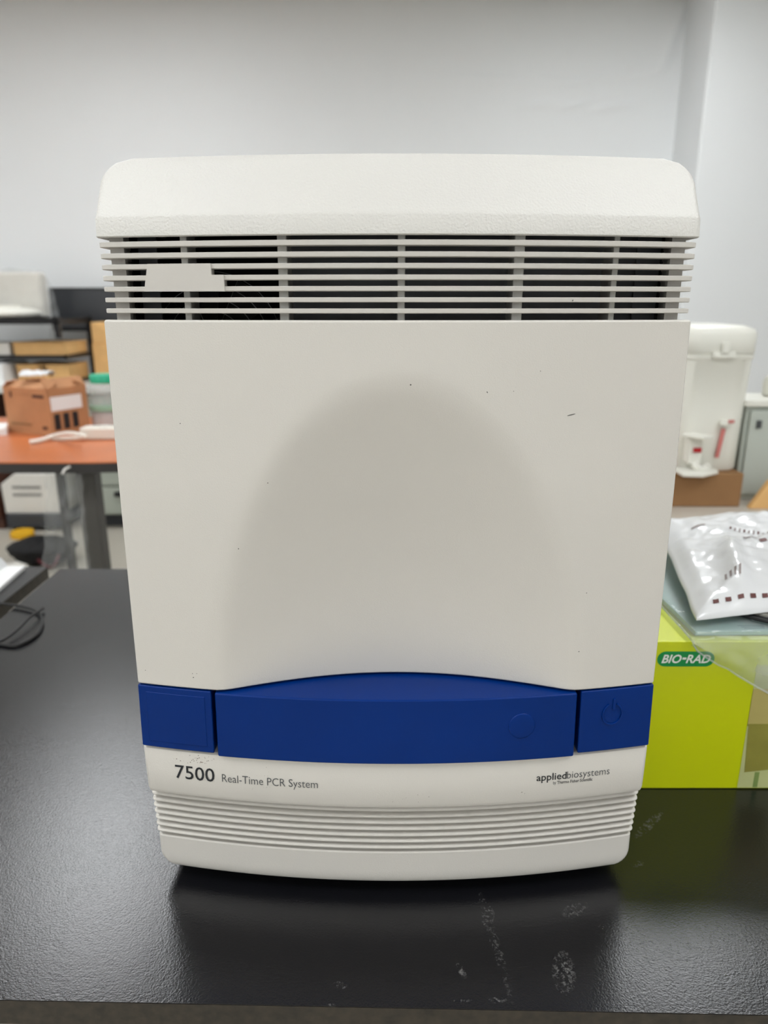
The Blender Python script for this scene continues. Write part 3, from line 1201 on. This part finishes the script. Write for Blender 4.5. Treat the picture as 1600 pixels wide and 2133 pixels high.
corners = [cA, cB, cL + e2, cL]
G().prism([(p.x, p.y) for p in corners], TBL, TBL + hB - .02).build('carton', 'carton', ct)
for i in range(4):
    p, q_ = corners[i], corners[(i + 1) % 4]
    G().prism(quad_wall(p, q_, 0, 0, .003), TBL + hB - .022, TBL + hB).build('wall_rim', 'carton', ct)
    mid = (p + q_) / 2
    cen = (cA + cB + cL + e2 + cL) / 4
    out_ = (mid - (corners[0] + corners[2]) / 2).normalized()
    fl_ = [(p.x, p.y, TBL + hB), (q_.x, q_.y, TBL + hB)]
    k = .05 if i in (0, 2) else .055
    dirv = -out_ * (.75 if i in (3, 1) else .5)
    up = .018 if i != 0 else .03
    fl_ += [(q_.x + dirv.x * k, q_.y + dirv.y * k, TBL + hB + up), (p.x + dirv.x * k, p.y + dirv.y * k, TBL + hB + up)]
    G().add(fl_, [(0, 1, 2, 3)]).build('flap', 'carton', ct, solid=.003)
# white label and dark marks on the right face
dirR = e2.normalized()
nR = Vector((dirR.y, -dirR.x))
if nR.y > 0:
    nR = -nR


def face_patch(p, dirv, nrm, a, b, z0, z1, m, name):
    o_ = p + nrm * .0012
    pts = [(o_ + dirv * a), (o_ + dirv * b)]
    return G().add([(pts[0].x, pts[0].y, z0), (pts[1].x, pts[1].y, z0), (pts[1].x, pts[1].y, z1), (pts[0].x, pts[0].y, z1)],
                   [(0, 1, 2, 3)]).build(name, m, ct, solid=.0008)


nRr = Vector((dirR.y, -dirR.x))
if (cA + nRr - (cA + cL) / 2).length < (cA - nRr - (cA + cL) / 2).length:
    nRr = -nRr
face_patch(cA, dirR, nRr, .005, .125, TBL + .078, TBL + .122, 'paper', 'shipping_label')
for k in range(3):
    face_patch(cA, dirR, nRr, .012 + .035 * k, .034 + .035 * k, TBL + .018, TBL + .068, 'ink', 'print_mark')
dirL = e1.normalized()
nL = Vector((-dirL.y, dirL.x))
if nL.y > 0:
    nL = -nL
face_patch(cA, dirL, nL, .02, .07, TBL + .118, TBL + .128, 'brown_panel', 'print_mark')
face_patch(cA, dirL, nL, .165, .172, TBL + .115, TBL + .135, 'brown_panel', 'print_mark')
face_patch(cA, dirL, nL, .09, .185, TBL + .028, TBL + .034, 'carton_dark', 'print_mark')
face_patch(cA, dirL, nL, .02, .04, TBL + .02, TBL + .03, 'brown_panel', 'print_mark')
# packing paper sticking out
mdl = (cA + cL) / 2 + e2 * .35
rows = [[(mdl.x - .045 + .09 * i / 10, mdl.y - .03 + .06 * j / 6, TBL + hB + .038 + .010 * mnoise.noise(Vector((i * .6, j * .7, 1))) + .012 * sin(pi * j / 6))
         for i in range(11)] for j in range(7)]
tag(G().grid(rows).build('packing_film', 'pouch', smooth=True, solid=.002), 'white packing film poking out of the open cardboard box', 'wrapping')

# clear jar with green cap
jc = P(226, 888, 2.41)
jar = thing('jar', 'clear plastic jar with green screw cap on the cherry table', 'jar', (jc.x, 2.41, TBL))
G().lathe((jc.x, 2.41, TBL), [(.048, 0), (.052, .004), (.052, .125), (.049, .14), (.041, .148), (.041, .152)], 32).build('jar_body', 'bottle_clear', jar, smooth=True)
G().lathe((jc.x, 2.41, TBL + .149), [(.043, 0), (.0435, .002), (.0435, .024), (.041, .027)], 32).build('cap', 'green_cap', jar, smooth=True, angle=50)
G().lathe((jc.x, 2.41, TBL + .003), [(.046, 0), (.049, .004), (.049, .044), (.03, .05)], 24).build('contents', 'pinkish', jar, smooth=True)
G().lathe((jc.x, 2.41, TBL + .058), [(.0523, 0), (.0526, .001), (.0526, .017), (.0523, .018)], 32).build('label_band', 'pale_green', jar, smooth=True)

# white power strip and its cord
sa = P(172, 916, 2.16)
ps = thing('power_strip', 'white power strip with white cord on the cherry table', 'power strip', (sa.x + .12, 2.17, TBL))
G().obox((sa.x + .13, 2.185, TBL + .019), (.27, .055, .036), .02).build('strip_body', 'cream_plastic', ps, bevel=.005, seg=3)
for k in range(4):
    G().obox((sa.x + .06 + .05 * k, 2.185, TBL + .0385), (.028, .028, .003), .02).build('socket', 'warm_white', ps, bevel=.001)


def on_table(px, py, h):
    v = (py - 1066.5) / F
    z = -sin(PITCH) - v * cos(PITCH)
    k = (TBL + h) / z
    return Vector(((px - 800) / F * k, (cos(PITCH) - v * sin(PITCH)) * k, TBL + h))


cpath = [on_table(62, 921, .006), on_table(85, 917, .008), on_table(112, 908, .014), on_table(140, 903, .032), on_table(163, 905, .038), on_table(180, 911, .03)]
G().tube(spline(cpath), .0065, 8).build('cord', 'cream_plastic', ps, smooth=True)
cpath = [on_table(108, 913, .006), on_table(125, 914, .006), on_table(150, 913, .006), on_table(178, 911, .012)]
G().tube(spline(cpath), .0055, 8).build('cord', 'cream_plastic', ps, smooth=True)
q = [on_table(-60, 909, .0), on_table(15, 907, .0), on_table(17, 893, .0), on_table(-60, 893, 0)]
tag(G().prism([(p.x, p.y) for p in q], TBL + .0003, TBL + .02).build('paper_stack', 'paper'), 'stack of pale paper beside the open cardboard box', 'paper')

# ------------------------------------------------------------------ lab bench along the back wall
BEN = -.39
tag(G().box(-3.55, -.53, 3.56, 4.24, BEN - .03, BEN).build('worktop', 'bench_top', bevel=.004), 'long pale worktop along the back wall behind the cherry table', 'worktop')
for k, (x0, x1) in enumerate(((-1.60, -1.08), (-1.07, -.55))):
    t = thing('cabinet', ['grey green drawer cabinet under the worktop beside the knee space', 'grey green drawer cabinet under the worktop behind the instrument'][k],
              'cabinet', ((x0 + x1) / 2, 3.9, FLOOR), 'bench cabinets')
    G().box(x0, x1, 3.62, 4.2, FLOOR + .08, BEN - .031).build('carcass', 'bench_front', t)
    G().box(x0, x1, 3.68, 4.2, FLOOR, FLOOR + .08).build('toe_kick', 'toe_kick', t)
    hh = (BEN - .04 - FLOOR - .09) / 4
    for j in range(4):
        z0 = FLOOR + .09 + hh * j
        dr = G().box(x0 + .006, x1 - .006, 3.6, 3.62, z0, z0 + hh - .012).build('drawer', 'bench_front', t, bevel=.003)
        G().box((x0 + x1) / 2 - .07, (x0 + x1) / 2 + .07, 3.582, 3.6, z0 + hh - .06, z0 + hh - .035).build('drawer_handle', 'black_plastic', dr, bevel=.003)
# side panel at the end of the knee space
t = thing('cabinet', 'dark brown wooden pedestal beneath the worktop left of the white vented unit', 'cabinet', (-2.3, 3.9, FLOOR))
G().box(-2.7, -2.025, 3.62, 4.2, FLOOR, BEN - .031).build('carcass', 'brown_panel', t)
G().box(-2.69, -2.03, 3.6, 3.62, FLOOR + .06, BEN - .05).build('door', 'brown_panel', t, bevel=.003)
# vented white unit in the knee space
a, b = P(12, 1070, 3.6), P(122, 990, 3.6)
t = thing('equipment_unit', 'white vented equipment unit on a black dolly in the knee space', 'equipment', ((a.x + b.x) / 2, 3.75, FLOOR))
pts = [(a.x, a.z), (b.x, a.z), (b.x, b.z + .005), (a.x + .07, b.z + .005), (a.x - .005, b.z - .05)]
G().prism_y(pts, 3.6, 3.95).build('housing', 'warm_white', t, bevel=.006)
for zi in range(2):
    for k in range(16):
        x = a.x + .055 + .0095 * k
        z = a.z + (.095 if zi == 0 else .135)
        G().box(x, x + .0045, 3.5985, 3.601, z, z + .016).build('vent_slot', 'interior', t)
G().box(a.x + .01, b.x - .005, 3.58, 3.95, FLOOR + .02, a.z).build('dolly', 'toe_kick', t, bevel=.004)
for (dx, dy) in ((.04, 3.62), (.04, 3.9), (.22, 3.62), (.22, 3.9)):
    G().lathe((a.x + dx, dy, FLOOR), [(.015, 0), (.018, .008), (.012, .021)], 14).build('wheel', 'rubber', t, smooth=True)
# yellow tape roll on the floor
c = P(28, 1092, 3.42)
yt = G()
yt.lathe((c.x, 3.49, FLOOR), [(.035, 0), (.055, 0), (.057, .004), (.057, .026), (.055, .03), (.035, .03)], 28)
tag(yt.build('tape_roll', 'yellow_tape', smooth=True), 'yellow tape roll on the floor before the white vented unit', 'tape')

# black desk rack on the worktop
rx1 = -1.603
t = thing('desk_rack', 'black metal two-tier rack standing on the worktop', 'rack', (-2.0, 3.8, BEN))
rx0 = -2.55
for (x, y) in ((rx1, 4.0), (rx0, 4.0)):
    G().box(x - .012, x + .012, y - .012, y + .012, BEN, -.052).build('post', 'black_metal', t, bevel=.002)
for z, tk in ((-.062, .026), (-.243, .018)):
    yfr = 3.60 if z > -.1 else 3.66
    G().box(rx0, rx1, yfr, yfr + .02, z - tk, z).build('front_rail', 'black_metal', t)
    G().box(rx0, rx1, 3.99, 4.01, z - tk, z).build('rear_rail', 'black_metal', t)
    G().box(rx1 - .012, rx1 + .004, yfr, 4.0, z - tk, z).build('side_rail', 'black_metal', t)
    G().box(rx0, rx1 - .012, yfr + .02, 3.99, z - tk + .003, z - tk + .007).build('shelf', 'black_metal', t)
for x in (rx1 - .005, rx0 + .01):
    G().box(x - .013, x + .013, 3.602, 3.628, -.155, -.05).build('bracket', 'black_metal', t)
    G().box(x - .008, x + .008, 3.663, 3.98, BEN + .001, BEN + .02).build('foot_bar', 'black_metal', t)
    G().box(x - .008, x + .008, 3.98, 4.0, BEN + .001, -.06).build('upright', 'black_metal', t)
# cartons on and under the rack
a, b = P(30, 738, 3.69), P(186, 717, 3.69)
t = thing('carton', 'flat tan carton lying on the lower tier of the black rack', 'box', ((a.x + b.x) / 2, 3.8, -.243), 'cartons by the rack')
G().box(a.x, rx1 - .015, 3.69, 3.97, -.242, -.190).build('carton_body', 'carton_tan', t, bevel=.003)
G().box(a.x - .003, rx1 - .012, 3.686, 3.974, -.190, -.178).build('lid', 'carton_tan', t, bevel=.003)
t = thing('carton', 'tan carton with folded flaps beneath the black rack', 'box', ((a.x + b.x) / 2, 3.8, BEN), 'cartons by the rack')
x0, x1 = P(38, 790, 3.72).x, rx1 - .022
G().box(x0, x1, 3.72, 3.97, BEN, BEN + .10).build('carton_body', 'carton_tan', t, bevel=.003)
for (pp) in ([(x0, BEN + .10), (x0 + .11, BEN + .10), (x0 + .02, BEN + .01)], [(x1, BEN + .10), (x1 - .1, BEN + .10), (x1 - .09, BEN + .02), (x1, BEN + .02)],
             [(x0 + .12, BEN + .098), (x1 - .13, BEN + .098), (x1 - .18, BEN + .02), (x0 + .19, BEN + .02)]):
    G().prism_y(pp, 3.712, 3.7195).build('flap', 'carton_tan', t)
x0, x1 = P(189, 740, 4.02).x, P(262, 740, 4.02).x
x0 = rx1 + .018
tag(G().box(x0, x1, 3.95, 4.10, BEN, -.197).build('carton', 'carton_tan', bevel=.004), 'tan carton beside the black rack post, lower of two stacked', 'box', 'cartons by the rack')
tag(G().box(x0 + .003, x1 - .01, 3.955, 4.095, -.1968, -.085).build('carton', 'carton_tan', bevel=.004), 'tan carton beside the black rack post, upper of two stacked', 'box', 'cartons by the rack')
a, b = P(-40, 738, 3.68), P(28, 714, 3.68)
tag(G().box(a.x, b.x - .03, 3.69, 3.9, -.242, -.18).build('carton', 'warm_white', bevel=.004), 'pale carton on the rack tier beside the flat tan carton', 'box')
a, b = P(-40, 800, 3.62), P(26, 745, 3.62)
tag(G().box(a.x, b.x - .06, 3.62, 3.9, BEN, BEN + .11).build('carton', 'paper', bevel=.004), 'white carton standing under the black rack', 'box')
# white device on the rack
c = P(22, 690, 3.72)
t = thing('network_device', 'white round-cornered flat device on top of the black rack', 'device', (c.x, 3.72, -.062))
G().lathe((c.x, 3.745, -.0615), [(.10, 0), (.135, .012), (.142, .024), (.138, .036), (.11, .048), (.04, .056), (.002, .057)], 40).build('device_body', 'white_plastic', t, smooth=True, angle=60)
G().lathe((c.x, 3.745, -.0615), [(.05, .053), (.052, .06), (.048, .064), (.002, .065)], 30).build('dial', 'cream_plastic', t, smooth=True)
# wrapped equipment behind it
t = thing('wrapped_equipment', 'white equipment block wrapped in plastic film on top of the black rack', 'equipment', (-1.92, 3.95, -.062))
G().box(-2.4, -1.80, 3.905, 3.99, -.061, .17).build('block_body', 'warm_white', t, bevel=.02, seg=4)


def film_pt(u, v):
    x = -2.42 + (.70) * u
    z = -.055 + .235 * v
    y = 3.893 + .012 * mnoise.noise(Vector((u * 7, v * 5, 0)))
    if u > .85:
        x -= .05 * v * v * (u - .85) / .15
        z -= .03 * max(0, v - .6)
    return (x, y, z + .012 * mnoise.noise(Vector((u * 8, v * 3, 4))) * v)


G().grid([[film_pt(i / 30, j / 16) for i in range(31)] for j in range(17)]).build('film_wrap', 'bag_film', t, smooth=True, angle=70)
# monitor
a, b = P(111, 690, 4.14), P(275, 599, 4.14)
t = thing('monitor', 'dark grey computer monitor standing on the worktop against the wall', 'monitor', ((a.x + b.x) / 2, 4.17, BEN))
G().box(a.x, b.x, 4.14, 4.165, a.z, b.z).build('bezel', 'black_plastic', t, bevel=.004)
G().box(a.x + .012, b.x - .012, 4.1385, 4.142, a.z + .02, b.z - .012).build('screen', 'screen', t)
xm_ = b.x - .1
G().box(xm_ - .03, xm_ + .03, 4.165, 4.185, BEN, b.z - .1).build('stand', 'black_plastic', t)
G().box(xm_ - .1, xm_ + .1, 4.11, 4.22, BEN, BEN + .01).build('stand_foot', 'black_plastic', t)

# ------------------------------------------------------------------ between the desks and the table
def lumpy(cx, cy, rx, ry, h, seed, amp=.22, fr=2.4):
    rows_ = []
    for j in range(19):
        v = j / 18
        prof = sin(pi * min(.5, v * .62 + .12)) if v < .6 else cos((v - .6) / .4 * pi / 2) ** .6
        rows_.append([])
        for i in range(37):
            a_ = 2 * pi * (i % 36) / 36
            k_ = 1 + amp * mnoise.noise(Vector((cos(a_) * fr, sin(a_) * fr, v * fr * 1.2 + seed)))
            k2 = 1 + .06 * mnoise.noise(Vector((cos(a_) * 9, sin(a_) * 9, v * 9 + seed)))
            zz_ = FLOOR + max(.0005, h * v * (1 + .18 * mnoise.noise(Vector((cos(a_) * 2, sin(a_) * 2, seed + 3)))))
            rows_[-1].append((cx + rx * prof * k_ * k2 * cos(a_), cy + ry * prof * k_ * k2 * sin(a_), zz_))
    return G().grid(rows_)


c0, c1 = P(22, 1185, 3.0), P(122, 1185, 3.0)
t = thing('black_bag', 'slumped black fabric bag lying on the floor beyond the black desk', 'bag', ((c0.x + c1.x) / 2, 3.1, FLOOR))
lumpy((c0.x + c1.x) / 2, 3.1, .15, .11, .125, 2.0).build('bag_body', 'black_cloth', t, smooth=True, angle=60)
G().tube(spline_v([((c0.x + c1.x) / 2 + .02, 3.0, FLOOR + .05), (c1.x - .03, 2.985, FLOOR + .02), (c1.x - .004, 3.0, FLOOR + .045), (c1.x - .01, 3.06, FLOOR + .09)]), .007, 8).build('strap', 'maroon', t, smooth=True)
c0 = P(30, 1150, 2.86)
tag(lumpy(c0.x - .02, 2.86, .07, .06, .085, 9.0, .3).build('plastic_bag', 'warm_white', smooth=True, angle=60), 'crumpled pale plastic bag on the floor next to the black bag', 'bag')

# clear bag hanging from the table edge
rows = []
for j in range(31):
    v = j / 30
    r_ = []
    for i in range(25):
        u = i / 24
        px = 100 + 75 * u + 22 * v * (u - .2)
        py = 1000 + 190 * v
        p = P(px, py, 1.80)
        r_.append((p.x, 1.785 + .02 * mnoise.noise(Vector((u * 5, v * 4, 3))) + .012 * mnoise.noise(Vector((u * 14, v * 9, 6))), p.z if v > .02 else TBL - .02))
    rows.append(r_)
t = thing('hanging_bag', 'clear crumpled plastic bag hanging below the cherry table edge', 'bag', (P(140, 1100, 1.8).x, 1.8, rows[-1][0][2]))
G().grid(rows).build('bag_sheet', 'bag_film', t, smooth=True, angle=70)
G().tube([rows[0][12], (rows[0][12][0], 1.80, TBL - .012), (rows[0][12][0], 1.8315, TBL - .012)], .003, 6).build('bag_tie', 'warm_white', t, smooth=True)

# ------------------------------------------------------------------ right-hand background
bt = thing('side_table', 'beige topped table behind the black desk carrying the water dispenser', 'table', (.85, 1.6, FLOOR))
G().box(.3, 1.5, 1.25, 2.0, DESK - .03, DESK).build('table_top', 'beige_top', bt, bevel=.003)
for (x, y) in ((.36, 1.32), (1.44, 1.32), (.36, 1.93), (1.44, 1.93)):
    G().box(x - .02, x + .02, y - .02, y + .02, FLOOR, DESK - .03).build('leg', 'grey_leg', bt)
a = P(1541, 1055, 1.40)
zt_ = P(1500, 986, 1.40).z
tag(G().box(.44, a.x, 1.40, 1.62, DESK, zt_).build('cardboard_box', 'carton_dark', bevel=.003), 'low brown cardboard box supporting the white water dispenser', 'box')
c0, c1 = P(1562, 1055, 1.385), P(1640, 1000, 1.385)
g = G()
g.prism_y([(c0.x, DESK), (c0.x + .14, DESK), (c0.x + .14, DESK + .062), (c0.x + .034, DESK + .058)], 1.385, 1.40)
tag(g.build('cardboard_box', 'carton_tan', bevel=.002), 'tan cardboard box with slanted side on the beige table', 'box')

# water dispenser
dcx, dcy = .662, 1.505
dz0 = zt_ + .0005
ds = thing('water_dispenser', 'white insulated drink dispenser with red marked tap on a cardboard box', 'dispenser', (dcx, dcy, dz0))


def rrect(hx, hy, r, n=6):
    pts = []
    for (sx, sy, a0) in ((1, 1, 0), (-1, 1, pi / 2), (-1, -1, pi), (1, -1, 3 * pi / 2)):
        for i in range(n + 1):
            a = a0 + (pi / 2) * i / n
            pts.append((dcx + sx * (hx - r) + r * cos(a), dcy + sy * (hy - r) + r * sin(a)))
    return pts


def loft(rows_):
    g = G()
    n_ = len(rows_[0][0])
    vs = []
    for (pl, z) in rows_:
        vs += [(p[0], p[1], z) for p in pl]
    fs = []
    for i in range(len(rows_) - 1):
        for k in range(n_):
            fs.append((i * n_ + k, i * n_ + (k + 1) % n_, (i + 1) * n_ + (k + 1) % n_, (i + 1) * n_ + k))
    fs.append(tuple(range(n_))[::-1])
    fs.append(tuple(range((len(rows_) - 1) * n_, len(rows_) * n_)))
    return g.add(vs, fs)


zl = P(1510, 736, 1.43).z
zt2 = P(1500, 676, 1.43).z
loft([(rrect(.064, .08, .03), dz0), (rrect(.067, .083, .032), dz0 + .004), (rrect(.069, .085, .034), (dz0 + zl) / 2), (rrect(.0715, .088, .035), zl - .012), (rrect(.0745, .09, .036), zl - .010),
      (rrect(.0745, .09, .036), zl - .002)]).build('tank', 'white_plastic', ds, smooth=True, angle=50)
loft([(rrect(.071, .087, .035), zl - .002), (rrect(.0745, .09, .036), zl + .001), (rrect(.0745, .09, .036), zl + .036), (rrect(.071, .087, .036), zl + .046), (rrect(.055, .07, .034), zl + .053),
      (rrect(.02, .03, .015), zt2 + .001)]).build('lid', 'white_plastic', ds, smooth=True, angle=60)
yfd = dcy - .09
G().box(dcx - .022, dcx + .022, yfd - .006, yfd + .002, zl - .008, zl + .004).build('latch', 'white_plastic', ds, bevel=.002)
lt = G().obox((dcx, yfd - .006, zl + .012), (.014, .009, .02)).build('latch', 'white_plastic', ds, bevel=.002)
G().lathe((0, 0, 0), [(.004, -.003), (.004, .003)], 12)
# tap: body, spout, lever with red mark
tpx = P(1445, 950, 1.40)
tap = G().obox((tpx.x, yfd - .008, tpx.z + .012), (.026, .03, .056)).build('tap', 'white_plastic', ds, bevel=.004)
G().obox((tpx.x - .002, yfd - .03, tpx.z + .043), (.034, .05, .007), .5).build('tap_lever', 'white_plastic', ds, bevel=.002)
G().obox((tpx.x + .002, yfd - .0245, tpx.z + .014), (.016, .004, .009)).build('tap_mark', 'red', ds, bevel=.001)
tray = [(tpx.x - .03, yfd + .01), (tpx.x + .05, yfd + .01), (tpx.x + .052, yfd - .02), (tpx.x + .01, yfd - .05), (tpx.x - .03, yfd - .045)]
G().prism(tray, tpx.z - .036, tpx.z - .028).build('drip_tray', 'white_plastic', ds, bevel=.002)
G().tube(spline([Vector((tpx.x, yfd - .02, tpx.z - .012)), Vector((tpx.x + .006, yfd - .024, tpx.z - .022)), Vector((tpx.x + .022, yfd - .02, tpx.z - .026)), Vector((tpx.x + .034, yfd - .006, tpx.z - .024))]), .0075, 10).build('spout', 'white_plastic', ds, smooth=True)
g0, g1 = P(1498, 955, 1.405), P(1512, 895, 1.405)
G().add([], [])
st = G().tube([(g0.x, yfd + .001, g0.z), (g1.x, yfd - .001, g1.z)], .0042, 10).build('sight_strip', 'soft_red', ds, smooth=True)
G().obox((g1.x + .002, yfd - .003, g1.z + .012), (.024, .014, .012), .2).build('strip_clip', 'white_plastic', ds, bevel=.003)
G().obox((g1.x + .009, yfd - .009, g1.z + .016), (.012, .004, .006), .2).build('clip_mark', 'soft_red', ds)

# grey cabinet unit standing on the beige table
ca = P(1556, 833, 1.45)
x1c = ca.x + .55
t = thing('cabinet', 'pale grey bench cabinet with white top on the beige table beside the dispenser', 'cabinet', (ca.x + .27, 1.51, DESK))
G().box(ca.x + .004, x1c - .004, 1.456, 1.57, DESK + .0005, ca.z - .014).build('carcass', 'grey_cabinet', t, bevel=.003)
G().box(ca.x - .004, x1c, 1.446, 1.576, ca.z - .014, ca.z).build('cabinet_top', 'white_plastic', t, bevel=.003)
G().box(ca.x + .012, ca.x + .27, 1.4485, 1.4558, DESK + .014, ca.z - .022).build('cabinet_door', 'grey_cabinet', t, bevel=.002)
lk = P(1581, 884, 1.447)
G().box(lk.x - .005, lk.x + .005, 1.444, 1.4485, lk.z - .008, lk.z + .008).build('lock', 'ink_soft', t, bevel=.001)
wb = P(1622, 800, 1.51)
tag(G().lathe((wb.x, 1.515, ca.z), [(.022, 0), (.027, .004), (.028, .03), (.024, .04), (.013, .047), (.002, .049)], 28).build('storage_jar', 'white_plastic', smooth=True), 'small white rounded container on the grey bench cabinet', 'container')

for o in bpy.data.objects:
    if '_org' in o:
        del o['_org']
